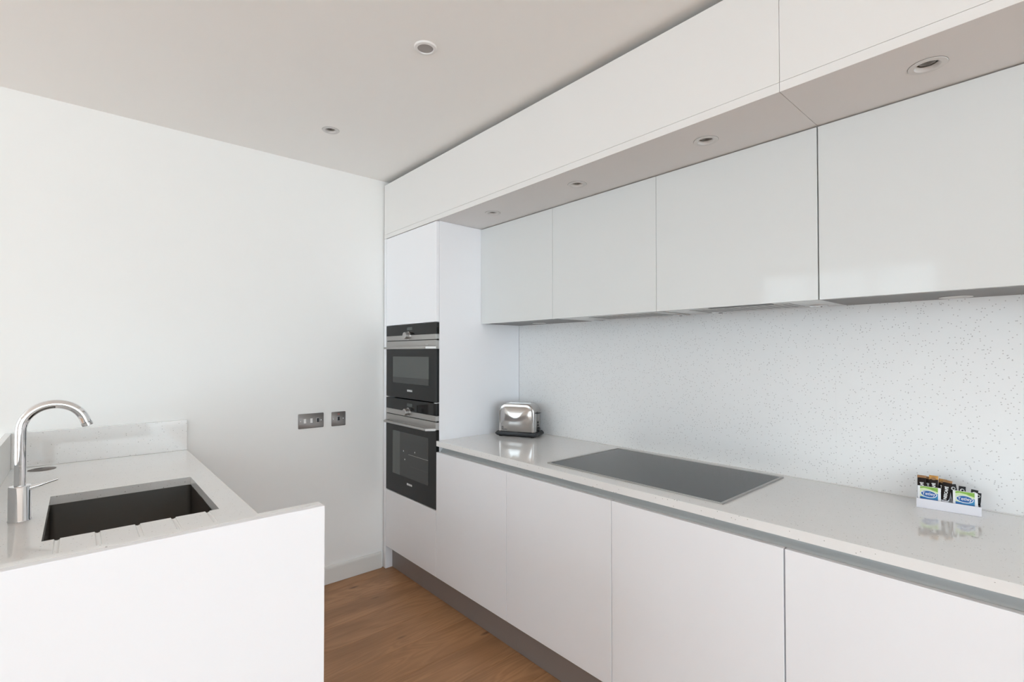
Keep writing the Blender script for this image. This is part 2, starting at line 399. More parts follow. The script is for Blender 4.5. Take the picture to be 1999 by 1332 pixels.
# ---------------------------------------------------------------- ovens
def knob(parent, y, z):
    k = thing('knob', '', None); del k['label']; k.parent = parent
    k.location = Vector((Xf, y, z))-off(parent)
    bpy.data.objects.remove(k)
    loc = Vector((Xf, y, z))-off(parent)
    o = lathe('knob', [(0, -.031), (.0185, -.031), (.0205, -.029), (.0215, -.010), (.0215, .001), (0, .001)], M['steel'], parent, loc, axis=0)
    r = lathe('knob_ring', [(.0245, -.003), (.0245, .001), (.018, .001), (.018, -.003)], M['chrome'], o, (0, 0, 0), axis=0, closed=True)
def oven(name, label, z0, z1, zc0, zs0, zd1, zd0, win, logo_z, bar_z, cav):
    o = thing(name, label, 'oven', (1.78, (Yt+Yl)/2, z0))
    y0, y1 = Yt+.0005, Yl-.0012
    box('body', (Xf+.021, 2.06), (Yt+.022, Yl-.02), (z0+.004, min(z1, 1.561)-.004), M['dark'], o, 0)
    cp = box('control_panel', (Xf+.001, Xf+.020), (y0, y1), (zc0, z1), M['black'], o, .0012)
    link_disp = box('display', (Xf-.0001, Xf+.0015), (2.602, 2.662), (zc0+.030, zc0+.047), M['display'], cp, 0, world=True) if 0 else None
    p = off(o)
    dsp = box('display', (Xf+.0002, Xf+.0015), (2.598, 2.660), (zc0+.030, zc0+.048), M['display'], o, 0)
    st = box('control_strip', (Xf, Xf+.020), (y0+.004, y1), (zs0, zc0-.0005), M['steel'], o, .0008)
    box('seal', (Xf+.006, Xf+.019), (y0+.001, y1), (zd1-.002, zs0+.002), M['gapm'], o, 0)
    # door: black glass slab with a steel top strip, window and handle
    dr = box('door', (Xf+.001, Xf+.020), (y0, y1), (z0+.002, zd0-.0005), M['black'], o, .0012)
    stp = box('door_strip', (Xf, Xf+.020), (y0+.004, y1), (zd0, zd1), M['steel'], o, .0008)
    wy0, wy1, wz0, wz1 = win
    wd = box('window', (Xf+.0002, Xf+.002), (wy0, wy1), (wz0, wz1), cav, o, 0)
    # rails glimpsed behind the glass
    h = .45*(wz1-wz0)
    box('rack', (Xf-.0001, Xf+.001), (wy0+.004, wy1-.15), (wz0+.34*(wz1-wz0), wz0+.34*(wz1-wz0)+.0018), M['display'], wd, 0, world=False) if 0 else None
    # handle: flat bar on two feet
    hx = Xf-.045
    pr = [(hx, bar_z-.006), (hx-.002, bar_z), (hx, bar_z+.006), (hx+.014, bar_z+.006), (hx+.014, bar_z-.006)]
    hb = prism('handle', pr, 1, 2.372, 2.870, M['steel'], o, smooth=30)
    for yy in (2.350, 2.892):
        s = 1 if yy > 2.6 else -1
        ft = prism('handle_foot', [(hx, yy-s*.022), (hx+.014, yy-s*.022), (Xf, yy-s*.006), (Xf, yy+s*.010)], 2, bar_z-.006, bar_z+.006, M['steel'], o)
    knob(o, 2.642, zc0-.003)
    text('lettering', 'SIEMENS', .0165, M['label'], o, frame(Vector((Xf+.0006, 2.628, logo_z))-p, (0, -1, 0), (0, 0, 1)), .0004, .0004)
    return o
ov1 = oven('compact_oven', 'upper black glass compact oven with wide grey window', 1.1105, 1.5604, 1.4958, 1.4662, 1.4615, 1.4120,
     (2.4125, 2.8380, 1.203, 1.3665), 1.1600, 1.4190, M['cavity'])
ov2 = oven('oven', 'lower black glass oven with tall dark window and bar handle', .5154, 1.1060, 1.0365, 1.0060, 1.0010, .9575,
     (2.4150, 2.8380, .6350, .9040), .5965, .9600, M['cavity2'])
# runners and shelf supports glimpsed behind the lower window, the darker floor behind the upper one
box('rack', (Xf-.00005, Xf+.001), (2.4170, 2.640), (.7760, .7775), M['dome'], ov2, 0)
box('rack', (Xf-.00005, Xf+.001), (2.4170, 2.620), (.7080, .7092), M['display'], ov2, 0)
for yy, zz in ((2.70, .790), (2.683, .741), (2.565, .800)):
    box('rack_hook', (Xf-.00005, Xf+.001), (yy-.0025, yy+.0025), (zz-.004, zz+.004), M['label'], ov2, 0)
box('cavity_side', (Xf+.0001, Xf+.001), (2.745, 2.838), (.6350, .9040), M['cavity'], ov2, 0)
box('cavity_floor', (Xf+.0001, Xf+.001), (2.4125, 2.8380), (1.203, 1.2390), M['cavity2'], ov1, 0)
for yy in (Yt+.010, Yl-.016):
    box('spacer_tab', (Xf-.002, Xf+.01), (yy-.010, yy+.010), (1.1066, 1.1100), M['label'], ov1, 0)
t = [(2.395, 'iQ700')]
text('lettering', 'iQ700', .010, M['bezel'], ov1, frame(Vector((Xf-.0004, 2.435, 1.424+.012))-off(ov1), (0, -1, 0), (0, 0, 1)), .0002)

# ---------------------------------------------------------------- base units
ord_b = ['white base unit beside the oven tower, the farthest of the row',
         'white base unit under the far half of the hob, second from the ovens',
         'white base unit under the near half of the hob, third from the ovens',
         'white base unit to the right of the wide dark door joint, below the tea tray',
         'nearest white base unit beyond the right edge of the picture']
for i in range(5):
    y1, y0 = Yd[i], Yd[i+1]
    B = thing('base_cabinet', ord_b[i], 'cabinet', (1.82, (y0+y1)/2, 0), group='base units under the long worktop')
    prism('carcass', [(Xf+.022, ZP), (Xs-.001, ZP), (Xs-.001, ZWB-.001), (Xf+.050, ZWB-.001), (Xf+.050, .790), (Xf+.022, .790)], 1, y0+.0005, y1-.0005, M['carcass'], B)
    g0 = .0014 if i not in (2,) else .0022
    g1 = .0014 if i not in (3,) else .0022
    if i == 0: g1 = .001
    box('door', (Xf, Xf+.019), (y0+g0, y1-g1), (ZP, ZD), M['satin'], B, .0012)
# continuous finger rail under the worktop
rl = prism('handle_rail', [(Xf+.0225, .795), (Xf+.0245, .795), (Xf+.0245, .825), (Xf+.027, .836), (Xf+.033, .843), (Xf+.040, .850), (Xf+.0445, .860), (Xf+.0455, ZWB-.0005), (Xf+.048, ZWB-.0005),
      (Xf+.048, .858), (Xf+.043, .846), (Xf+.035, .838), (Xf+.0305, .832), (Xf+.0275, .822), (Xf+.0275, .793), (Xf+.0225, .793)], 1, YE, Yt-.001, M['rail'], smooth=50)
tag(rl, 'grey metal finger rail recessed between the worktop and base unit doors', 'rail')
# plinths
pj = 1.7184
for a, b, lab in ((YE, pj-.0003, 'long brown-grey kickboard under the nearer base units'), (pj+.0003, Yl, 'brown-grey kickboard under the oven tower and first base unit')):
    o = box('plinth', (Xp, Xp+.016), (a, b), (.0012, ZP-.001), M['plinth'], None, .0008)
    tag(o, lab, 'plinth', 'kickboards under the fitted run')

# worktop with hob
wt = box('worktop', (Xf, Xs-.0005), (YE, Yt-.0005), (ZWB, ZW), M['quartz'], None, .0012)
tag(wt, 'long speckled white quartz worktop along the right wall', 'worktop')
HB = thing('induction_hob', 'flat dark glass hob with a thin steel frame set in the right worktop', 'hob', (1.81, 1.139, ZW))
hx0, hx1, hy0, hy1 = 1.5560, 2.0655, .7453, 1.5330
p = off(HB)
bm = bmesh.new()
for i, (a, b, h) in enumerate(((0, .009, .0045),)):
    pass
def ring(name, x0, x1, y0, y1, t, z0, z1, m, parent, inner_drop=0.):
    bm = bmesh.new(); q = off(parent)
    O = [(x0, y0), (x1, y0), (x1, y1), (x0, y1)]; I = [(x0+t, y0+t), (x1-t, y0+t), (x1-t, y1-t), (x0+t, y1-t)]
    def vs_(L, z): return [bm.verts.new((x-q.x, y-q.y, z-q.z)) for x, y in L]
    a, b, c, d = vs_(O, z0), vs_(O, z1), vs_(I, z1-inner_drop), vs_(I, z0)
    for i in range(4):
        j = (i+1) % 4
        for u, v in ((a, b), (b, c), (c, d), (d, a)): bm.faces.new((u[i], u[j], v[j], v[i]))
    bmesh.ops.recalc_face_normals(bm, faces=bm.faces)
    return link(name, tomesh(name, bm), m, parent)
ring('frame', hx0, hx1, hy0, hy1, .010, ZW+.0002, ZW+.0045, M['steel'], HB, .001)
box('glass', (hx0+.010, hx1-.010), (hy0+.010, hy1-.010), (ZW+.0002, ZW+.0028), M['hobglass'], HB, 0)

# splashback slabs
sj = .5786
for a, b, lab in ((sj+.0001, Yt-.0005, 'far speckled quartz splashback slab, from the oven tower past the hob'), (YE, sj-.0001, 'near speckled quartz splashback slab behind the tea tray')):
    o = box('splashback', (Xs, XR-.002), (a, b), (ZW-.02, ZUB+.06), M['qwall'], None, 0)
    tag(o, lab, 'splashback', 'splashback slabs')
jt = box('joint_seal', (Xs-.004, Xs), (YE, Yt-.001), (ZW+.0002, ZW+.004), M['white'], None, .001)
tag(jt, 'thin white sealant bead where worktop meets splashback', 'sealant')

# ---------------------------------------------------------------- wall units, extractor
YU = [Yt, 1.7390, 1.1392, .5397, -.0600, -.6600]
SOF = [(1.641, .236), (1.641, .836), (1.641, 1.430), (1.641, 2.020)]
UND = [(2.045, .2345), (2.012, 2.047)]
ordu = ['glossy white wall unit next to the oven tower, smallest looking of the row',
        'glossy white wall unit second from the oven tower, over the far hob half',
        'glossy white wall unit left of the dark door joint, over the near hob half',
        'large looking glossy white wall unit at the right edge of the picture',
        'glossy white wall unit beyond the right edge of the picture']
for i in range(5):
    y1, y0 = YU[i], YU[i+1]
    hooded = i in (1, 2)
    U = thing('wall_cabinet', ordu[i], 'cabinet', (1.96, (y0+y1)/2, ZUB), group='glossy wall units')
    zb = ZUB+.020 if hooded else ZUB+.0185
    box('carcass', (Xu+.021, Xs-.0005), (y0+.0005, y1-.0005), (zb+.03, ZBB-.004), M['carcass'], U, 0)
    if not hooded:
        bp_ = box('base_panel', (Xu+.021, Xs-.0005), (y0+.0005, y1-.0005), (ZUB, ZUB+.018), M['taupe'], U, .0005)
        cs = [c for c in UND if y0 < c[1] < y1]
        if cs: drill(bp_, cs, .031, ZUB-.01, ZUB+.04, off(U))
    g = .0008
    gl = .002 if i == 2 else g; gh = .002 if i == 3 else g
    dr = box('door', (Xu, Xu+.019), (y0+gl, y1-(gh if i else .001)), (ZUB-.001, ZBB-.0045), M['gloss'], U, .0008)
# built-in extractor between the two hob wall units
H = thing('extractor_hood', 'stainless steel built-in extractor under the middle wall units', 'extractor', (1.96, 1.139, ZUB))
box('body', (Xu+.0205, Xs-.001), (.5420, 1.7370), (ZUB+.004, ZUB+.045), M['hood'], H, .0005)
for a, b in ((1.155, 1.735), (.544, 1.120)):
    box('steel_plate', (Xu+.0215, Xs-.003), (a, b), (ZUB+.0005, ZUB+.0038), M['hood'], H, .0005)
for a, b in ((1.200, 1.560), (.655, 1.030)):
    flt = box('grease_filter', (Xu+.070, Xs-.075), (a, b), (ZUB-.0015, ZUB+.0004), M['steel'], H, .0004)
    n = 12
    for k in range(n):
        yy = a+.02+(b-a-.04)*k/(n-1)
        q = box('filter_slot', (Xu+.085, Xs-.09), (yy-.003, yy+.003), (ZUB-.0022, ZUB-.0016), M['plate'], flt, 0, world=False)
        q.data.transform(Matrix.Translation(-off(H)))
for x_, y_ in ((2.060, 1.640), (2.060, 1.180), (2.040, .985), (2.040, .610)):
    lp = lathe('hood_lamp', [(0, .0004), (.030, .0004), (.031, -.002), (.026, -.004), (.024, -.002), (0, -.002)], M['chrome'], H, Vector((x_, y_, ZUB))-off(H), seg=28)
box('control_strip', (Xu+.030, Xu+.060), (.70, .93), (ZUB-.0012, ZUB+.0004), M['dark'], H, 0)

# ---------------------------------------------------------------- high-level bulkhead units with soffit
for a, b, lab in ((.5397+.0006, Yb-.0135, 'long white high-level bulkhead running from the back wall over the ovens'),
                  (YE, .5397-.0006, 'near white high-level bulkhead beyond the vertical joint at upper right')):
    K = thing('bulkhead_unit', lab, 'cabinet', (1.8, (a+b)/2, ZBB), group='high-level bulkhead units')
    sb = box('soffit_board', (Xf, Xs-.001), (a, b), (ZBB, ZBB+.0265), M['soffit'], K, .0006)
    drill(sb, [c for c in SOF if a < c[1] < b], .031, ZBB-.01, ZBB+.05, off(K))
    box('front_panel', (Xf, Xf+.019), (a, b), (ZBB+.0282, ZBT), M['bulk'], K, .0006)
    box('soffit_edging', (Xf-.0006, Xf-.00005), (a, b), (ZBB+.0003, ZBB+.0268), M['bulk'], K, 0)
    box('carcass', (Xf+.0195, Xs-.001), (a, b), (ZBB+.090, ZBT-.09), M['carcass'], K, 0)

# ---------------------------------------------------------------- recessed lights
def downlight(name, label, x, y, z, group):
    D = thing(name, label, 'light', (x, y, z), group=group)
    lathe('bezel', [(.0405, .0001), (.0408, -.0010), (.0400, -.0020), (.028, -.0026), (.0262, -.0012), (.0226, .0075), (.0232, .0080), (.0285, .0001)], M['bezel'], D, closed=True)
    lathe('shadow_line', [(.0413, .00005), (.0413, -.0005), (.0404, -.0005), (.0404, .00005)], M['gapm'], D, closed=True)
    lathe('cup', [(.0255, .0145), (.0295, .0145), (.0295, .046), (0, .046), (0, .044), (.0255, .044)], M['dark'], D)
    lathe('bulb', [(0, .0125), (.0070, .0120), (.0080, .0135), (.0165, .0085), (.0180, .0078), (.0190, .0090), (.0190, .030), (0, .040)], M['bulb'], D)
    return D
labs = ['round white recessed light at the right end of the soffit, largest looking',
        'round white recessed soffit light second from the right, left of the board joint',
        'round white recessed soffit light third from the right',
        'round white recessed soffit light nearest the oven tower']
d0 = None
for (x, y), lab in zip(SOF, labs):
    if d0 is None: d0 = downlight('downlight', lab, x, y, ZBB, 'recessed lights in the bulkhead soffit')
    else: copy_thing(d0, (x, y, ZBB), lab)
q = copy_thing(d0, (*CEIL_L, ZC), 'small round recessed light in the ceiling nearer the back wall'); q['group'] = 'ceiling fittings'
for (x, y), lab in zip(UND, ('round light under the wall unit at the far right', 'round light under the wall unit next to the oven tower')):
    q = copy_thing(d0, (x, y, ZUB), lab); q['group'] = 'lights under the wall units'
S = thing('ceiling_sensor', 'round white ceiling sensor with a grey disc in its middle', 'sensor', (*SENS, ZC))
lathe('rim', [(.0415, -.0001), (.0415, -.004), (.0395, -.0065), (.0300, -.0080), (.0285, -.0050), (.0285, -.0001)], M['white'], S, closed=True)
lathe('lens', [(0, -.0058), (.012, -.0056), (.024, -.0050), (.0290, -.0036), (.0290, -.0005), (0, -.0005)], M['dome'], S)

# ---------------------------------------------------------------- switches on the back wall
def rrect(w, h, r, n=5):
    P = []
    for cx_, cy_, a0 in ((w/2-r, h/2-r, 0), (-w/2+r, h/2-r, 90), (-w/2+r, -h/2+r, 180), (w/2-r, -h/2+r, 270)):
        for k in range(n+1):
            a = R(a0+90*k/n); P.append((cx_+r*math.cos(a), cy_+r*math.sin(a)))
    return P
def switchplate(name, label, cx_, cz, w_, h_, items):
    S = thing(name, label, 'switch', (cx_, Yb, cz))
    prof = rrect(w_, h_, .004)
    bm = bmesh.new()
    A = [bm.verts.new((u, 0, v)) for u, v in prof]; B = [bm.verts.new((u, -.003, v)) for u, v in prof]
    Cc = [bm.verts.new((u*(1-.003/w_), -.004, v*(1-.003/h_))) for u, v in prof]
    n = len(prof); bm.faces.new(A); bm.faces.new(Cc)
    for i in range(n):
        j = (i+1) % n; bm.faces.new((A[i], A[j], B[j], B[i])); bm.faces.new((B[i], B[j], Cc[j], Cc[i]))
    bmesh.ops.recalc_face_normals(bm, faces=bm.faces)
    link('plate', tomesh('plate', bm, angle=30), M['plate'], S)
    def bx(nm, u, v, w2, h2, d, m, par=S):
        return link(nm, tomesh(nm, boxmesh(u-w2/2, u+w2/2, -.0040-d, -.0038, v-h2/2, v+h2/2, .0006)), m, par)
    for kind, u, v in items:
        if kind == 'rocker':
            o = prism('rocker', [(-.0039, v-.013), (-.0070, v-.013), (-.0052, v), (-.0062, v+.013), (-.0039, v+.013)], 0, u-.0065, u+.0065, M['white'], S, world=False)
        if kind == 'dark':
            bx('rocker_surround', u, v, .0180, .0270, .0008, M['chrome'])
            prism('rocker', [(-.0045, v-.012), (-.0078, v-.012), (-.0058, v), (-.0068, v+.012), (-.0045, v+.012)], 0, u-.0072, u+.0072, M['dark'], S, world=False)
        if kind == 'neon': bx('neon_lamp', u, v, .012, .004, .0008, M['red'])
        if kind == 'screw':
            lathe('screw', [(0, -.0048), (.0025, -.0046), (.0034, -.0039), (0, -.0038)], M['chrome'], S, (u, 0, v), axis=1, seg=16).rotation_euler = (0, 0, 0)
    return S
def sw_screw_fix(S):
    for c in [o for o in C.objects if o.parent is S and o.name.startswith('screw')]:
        c.data = c.data.copy(); c.data.transform(Matrix.Scale(-1, 4, (0, 1, 0)))
        if min(v.co.y for v in c.data.vertices) > -.001: c.data.transform(Matrix.Scale(-1, 4, (0, 1, 0)))
        c.data.flip_normals()
s1 = switchplate('switch_plate', 'wide steel switch plate with two white rockers and one dark rocker', 1.0311, .9880, .1466, .0862,
     [('rocker', -.0370, .0010), ('rocker', 0.0005, .0010), ('dark', .0385, .0010), ('screw', -.0590, 0), ('screw', .0590, 0)])
s2 = switchplate('switch_plate', 'square steel switch plate with one dark rocker and a red lamp', 1.1957, .9858, .0864, .0862,
     [('dark', -.0005, .0010), ('neon', -.0005, .0290), ('screw', -.0300, 0), ('screw', .0300, 0)])
for s in (s1, s2): sw_screw_fix(s)

# ---------------------------------------------------------------- peninsula with sink
Xe, Xl = .4120, -.2130
YPF, YQ, YPB, YUP = 1.0970, 1.1160, 1.1360, 2.9521
kx0, kx1, ky0, ky1 = -.0700, .3335, 1.7685, 2.3010
ZU = 1.0505
P = thing('peninsula_unit', 'white peninsula base unit below the sink worktop', 'cabinet', (.09, 2.0, 0))
box('end_panel', (-.262, Xe), (YPF, YQ-.0005), (.0012, ZU-.0005), M['satin'], P, .0015)
box('side_panel', (-.262, -.243), (YPB+.0005, Yb-.001), (.0012, ZU-.031), M['satin'], P, .001)
box('plinth', (.34, .355), (YQ, Yb-.02), (.0012, ZP), M['plinth'], P, 0)
box('bottom', (-.242, Xe-.022), (YQ, Yb-.002), (ZP, ZP+.018), M['carcass'], P, 0)
box('partition', (-.242, Xe-.022), (1.70, 1.718), (ZP+.0185, ZWB-.001), M['carcass'], P, 0)
box('partition', (-.242, Xe-.022), (2.36, 2.378), (ZP+.0185, ZWB-.001), M['carcass'], P, 0)
ys = [YQ, 1.709, 2.369, Yb-.003]
for i in range(3): box('door', (Xe-.021, Xe-.002), (ys[i]+.0015, ys[i+1]-.0015), (ZP, ZD), M['satin'], P, .0012)

# worktop with the sink cut-out and drainer grooves
bm = boxmesh(Xl, Xe, YPB-.0, Yb-.0005, ZWB, ZW)
ws = link('sink_worktop', tomesh('sink_worktop', bm), M['quartz'])
def cutbox(o, cuts):
    bm = bmesh.new()
    for c in cuts:
        me = tomesh('t', c); bm.from_mesh(me); bpy.data.meshes.remove(me)
    cut = link('cutter', tomesh('cutter', bm), None)
    md = o.modifiers.new('b', 'BOOLEAN'); md.operation = 'DIFFERENCE'; md.solver = 'EXACT'; md.object = cut; md.use_self = True
    bpy.context.view_layer.update()
    dg = bpy.context.evaluated_depsgraph_get(); me = bpy.data.meshes.new_from_object(o.evaluated_get(dg))
    o.modifiers.clear(); o.data = me; bpy.data.objects.remove(cut)
hole = [boxmesh(kx0, kx1, ky0, ky1, ZWB-.05, ZW+.05)]
grooves = []
for gx in (-.040, .0415, .129, .2135, .301):
    bmg = bmesh.new()
    # long round-bottomed channel, deepest at the sink
    n = 8; A = []; B = []
    for k in range(n+1):
        a = math.pi*k/n
        A.append(bmg.verts.new((gx-.006*math.cos(a), 1.30, ZW-.0012*math.sin(a)+.0004)))
        B.append(bmg.verts.new((gx-.006*math.cos(a), ky0+.02, ZW-.0048*math.sin(a)+.0004)))
    A.append(bmg.verts.new((gx, 1.30, ZW+.02))); B.append(bmg.verts.new((gx, ky0+.02, ZW+.02)))
    bmg.faces.new(A); bmg.faces.new(B)
    for k in range(n+2): j = (k+1) % (n+2); bmg.faces.new((A[k], A[j], B[j], B[k]))
    bmesh.ops.recalc_face_normals(bmg, faces=bmg.faces)
    grooves.append(bmg)
cutbox(ws, hole); cutbox(ws, grooves)
tag(ws, 'speckled white quartz worktop of the peninsula with the sink cut into it', 'worktop')

# upstands
u = box('upstand', (Xl, Xe), (YUP, Yb-.0008), (ZW+.0003, ZU), M['quartz'], None, .0012); tag(u, 'low white quartz upstand behind the sink, against the back wall', 'upstand', 'quartz upstands round the sink worktop')
u = box('upstand', (Xl-.020, Xl-.0003), (YPB, Yb-.001), (ZWB, ZU), M['quartz'], None, .0012); tag(u, 'white quartz upstand at the far left, beside the tap', 'upstand', 'quartz upstands round the sink worktop')
u = box('upstand', (-.262, Xe), (YQ, YPB-.0003), (ZW-.029, ZU), M['quartz'], None, .0012); tag(u, 'white quartz upstand capping the near end of the peninsula', 'upstand', 'quartz upstands round the sink worktop')

# undermounted sink bowl
SK = thing('sink', 'dark rectangular stainless steel undermounted sink bowl', 'sink', ((kx0+kx1)/2, (ky0+ky1)/2, ZWB-.2))
def bowl(x0, x1, y0, y1, z0, z1, r, q):
    bm = bmesh.new(); cx_, cy_ = (x0+x1)/2, (y0+y1)/2; W, Hh = x1-x0, y1-y0
    rings = []
    def rr(ins, rad, z): return [bm.verts.new((cx_+u-q.x, cy_+v-q.y, z-q.z)) for u, v in rrect(W-2*ins, Hh-2*ins, rad, 6)]
    rings.append(rr(-.020, r+.02, z1)); rings.append(rr(0, r, z1)); rings.append(rr(.002, r, z0+.02))
    for k in range(1, 5):
        a = R(90*k/4); rings.append(rr(.002+.018*(1-math.cos(a)), r, z0+.02-.02*math.sin(a)))
    rings.append(rr(W*.36, .02, z0-.004))
    n = len(rings[0])
    for a, b in zip(rings, rings[1:]):
        for i in range(n): bm.faces.new((a[i], b[i], b[(i+1) % n], a[(i+1) % n]))
    bm.faces.new(rings[-1])
    bmesh.ops.recalc_face_normals(bm, faces=bm.faces)
    for f in bm.faces: f.normal_flip()
    return tomesh('bowl', bm, angle=50)
sb = link('bowl', bowl(kx0-.003, kx1+.003, ky0-.003, ky1+.003, ZWB-.195, ZWB-.0008, .018, off(SK)), M['sink'], SK)
lathe('drain', [(0, .0035), (.020, .0030), (.024, .0015), (.040, .0025), (.043, 0), (0, -.001)], M['steel'], SK, (0, 0, .0035))

# pop-up cover disc in the worktop
dz = lathe('worktop_cover', [(0, .0012), (.041, .0012), (.0445, .0004), (.0445, .0001), (0, .0001)], M['plate'], None, (-.114, 2.862, ZW+.0003))
tag(dz, 'round flat steel cover disc in the sink worktop behind the tap', 'cover')
rc = lathe('recess', [(0, .0003), (.010, .0003), (0, .0002)], M['dark'], dz, (-.012, .014, .0011)); rc.scale = (1.5, 1.2, 1)

# tap
TP = thing('kitchen_tap', 'tall chrome swan-neck mixer tap over the sink', 'tap', (-.1275, 2.035, ZW))
lathe('body', [(0, 0), (.0262, 0), (.0262, .0015), (.0250, .003), (.0250, .098), (.0235, .1005), (.0160, .1015), (0, .1015)], M['chrome'], TP, (0, 0, .0002))
pts = [(0, 0, .100), (0, 0, .15), (0, 0, .20), (0, 0, .235)]
cxr, czr, rr_ = .0725, .262, .0725
for k in range(0, 25):
    a = R(180-(160)*k/24); pts.append((cxr+rr_*math.cos(a), 0, czr+rr_*math.sin(a)))
l = pts[-1]; tdir = (math.sin(R(20)), 0, -math.cos(R(20)))
pts.append((l[0]+tdir[0]*.014, 0, l[2]+tdir[2]*.014))
tube('spout', pts, .0132, M['chrome'], TP, seg=28)
e = Vector(pts[-1]); td = Vector(tdir)
tube('aerator', [e+td*.0006, e+td*.0012, e+td*.011], [.0128, .0145, .0143], M['chrome'], TP, seg=28)
tube('aerator_mesh', [e+td*.0111, e+td*.0118], [.0105, .0105], M['dark'], TP, seg=20)
tube('lever', [(.012, -.004, .0905), (.030, -.008, .0945), (.050, -.010, .1000), (.082, -.012, .1095)], [.0090, .0060, .0036, .0034], M['chrome'], TP, seg=14)

# ---------------------------------------------------------------- toaster
ta = R(-64)
TO = thing('toaster', 'two-slot chrome toaster with black base beside the oven tower', 'toaster', (1.962, 2.163, ZW), ta)
# local: x along the front (left to right), y into the depth, front face at y = -w/2
def arch(w_, h_, r, z0, n=8, flare=0.):
    P = [(-w_/2-flare, z0), (w_/2+flare, z0)]
    for k in range(n+1):
        a = R(90*k/n); P.append((w_/2-r+r*math.cos(a), z0+h_-r+r*math.sin(a)))
    for k in range(n+1):
        a = R(90+90*k/n); P.append((-w_/2+r+r*math.cos(a), z0+h_-r+r*math.sin(a)))
    return P
def extr(name, prof, y0, y1, m, par, bev=0., ang=35):
    bm = bmesh.new(); A = [bm.verts.new((u, y0, v)) for u, v in prof]; B = [bm.verts.new((u, y1, v)) for u, v in prof]; n = len(prof)
    fa = bm.faces.new(A); fb = bm.faces.new(B)
    for i in range(n): bm.faces.new((A[i], A[(i+1) % n], B[(i+1) % n], B[i]))
    bmesh.ops.recalc_face_normals(bm, faces=bm.faces)
    if bev: bmesh.ops.bevel(bm, geom=list(fa.edges)+list(fb.edges), offset=bev, segments=4, profile=.5, affect='EDGES')
    return link(name, tomesh(name, bm, angle=ang), m, par)
bd = extr('body', arch(.222, .172, .048, .020), -.056, .060, M['tchrome'], TO, .007)
# raised rim and domed face on the front
def dome(name, w_, h_, r, z0, y, depth, m, par, n=14):
    prof = arch(w_, h_, r, z0, 6); cx_, cz = 0, z0+h_*.48
    bm = bmesh.new(); rings = []
    for k in range(n+1):
        t_ = k/n
        s = 1-t_*.98
        rings.append([bm.verts.new((cx_+(u-cx_)*s, y-depth*(1-s*s)**.9-.0002, cz+(v-cz)*s)) for u, v in prof])
    for a, b in zip(rings, rings[1:]):
        for i in range(len(a)): j = (i+1) % len(a); bm.faces.new((a[i], a[j], b[j], b[i]))
    bm.faces.new(rings[-1])
    bmesh.ops.recalc_face_normals(bm, faces=bm.faces)
    if sum(f.normal.y for f in bm.faces) > 0:
        for f in bm.faces: f.normal_flip()
    return link(name, tomesh(name, bm, angle=60), m, par)
dome('front_face', .200, .152, .040, .026, -.0565, .019, M['tchrome'], TO)
lip = extr('face_rim', arch(.212, .162, .044, .0235), -.0580, -.0555, M['tchrome'], TO, .0010)
# slots in the top
for yy in (-.020, .024):
    s = link('bread_slot', tomesh('bread_slot', boxmesh(-.066, .066, yy-.0125, yy+.0125, .176, .1926, .004)), M['dark'], TO)
    s2_ = link('slot_rim', tomesh('slot_rim', boxmesh(-.070, .070, yy-.0160, yy-.0128, .185, .1940, .001)), M['tchrome'], TO)
base = extr('base', [(-.120, .006), (-.131, .014), (-.129, .020), (-.118, .030), (.118, .030), (.129, .020), (.131, .012), (.122, .004), (-.105, .004)], -.066, .068, M['dark'], TO, .006)
for fx in (-.10, .10):
    for fy in (-.05, .05): lathe('foot', [(0, 0), (.010, 0), (.011, .005), (0, .005)], M['dark'], TO, (fx, fy, .0003), seg=16)
# control end (right-hand short side)
link('end_panel', tomesh('end_panel', boxmesh(.1105, .1125, -.030, .034, .030, .135, .001)), M['steel'], TO)
link('lever_slot', tomesh('lever_slot', boxmesh(.1123, .1130, -.001, .003, .075, .145, 0)), M['dark'], TO)
bm = bmesh.new()
lv = [(.112, -.014, .132), (.112, .016, .132), (.112, .016, .140), (.112, -.014, .140), (.132, -.009, .137), (.132, .011, .137), (.132, .011, .1395), (.132, -.009, .1395)]
V_ = [bm.verts.new(c) for c in lv]
for f in ((0, 1, 2, 3), (4, 7, 6, 5), (0, 4, 5, 1), (3, 2, 6, 7), (0, 3, 7, 4), (1, 5, 6, 2)): bm.faces.new([V_[i] for i in f])
bmesh.ops.recalc_face_normals(bm, faces=bm.faces); bmesh.ops.bevel(bm, geom=bm.edges[:], offset=.001, segments=2, affect='EDGES')
link('lever', tomesh('lever', bm), M['dark'], TO)
for zz in (.083, .066):
    lathe('button', [(0, .006), (.0055, .006), (.0065, .004), (.0065, 0), (0, 0)], M['dark'], TO, (.1125, .004, zz), axis=0, seg=20)
lathe('dial', [(0, .014), (.011, .014), (.0125, .012), (.0135, .0), (0, 0)], M['dark'], TO, (.1125, .004, .042), axis=0, seg=28)
for k, s in enumerate(('Russell', 'Hobbs')):
    text('lettering', s, .0125, M['grey'], TO, frame((-.070, -.0655, .054-.012*k), (1, 0, 0), (0, 0, 1)), .0008, .0002)

# ---------------------------------------------------------------- tea tray with sachets
TR = thing('tea_tray', 'small white plastic tray of tea and coffee sachets on the worktop', 'tray', (2.050, .260, ZW))
p = off(TR)
def slab(x0, x1, y0, y1, z0, z1, **k): return boxmesh(x0, x1, y0, y1, z0, z1, .0008)
ang = math.atan2(.1801-.3286, 2.0133-1.9951)   # direction of the front edge
TR.location = ((1.9951+2.0133)/2, (.3286+.1801)/2, ZW); TR.rotation_euler.z = ang
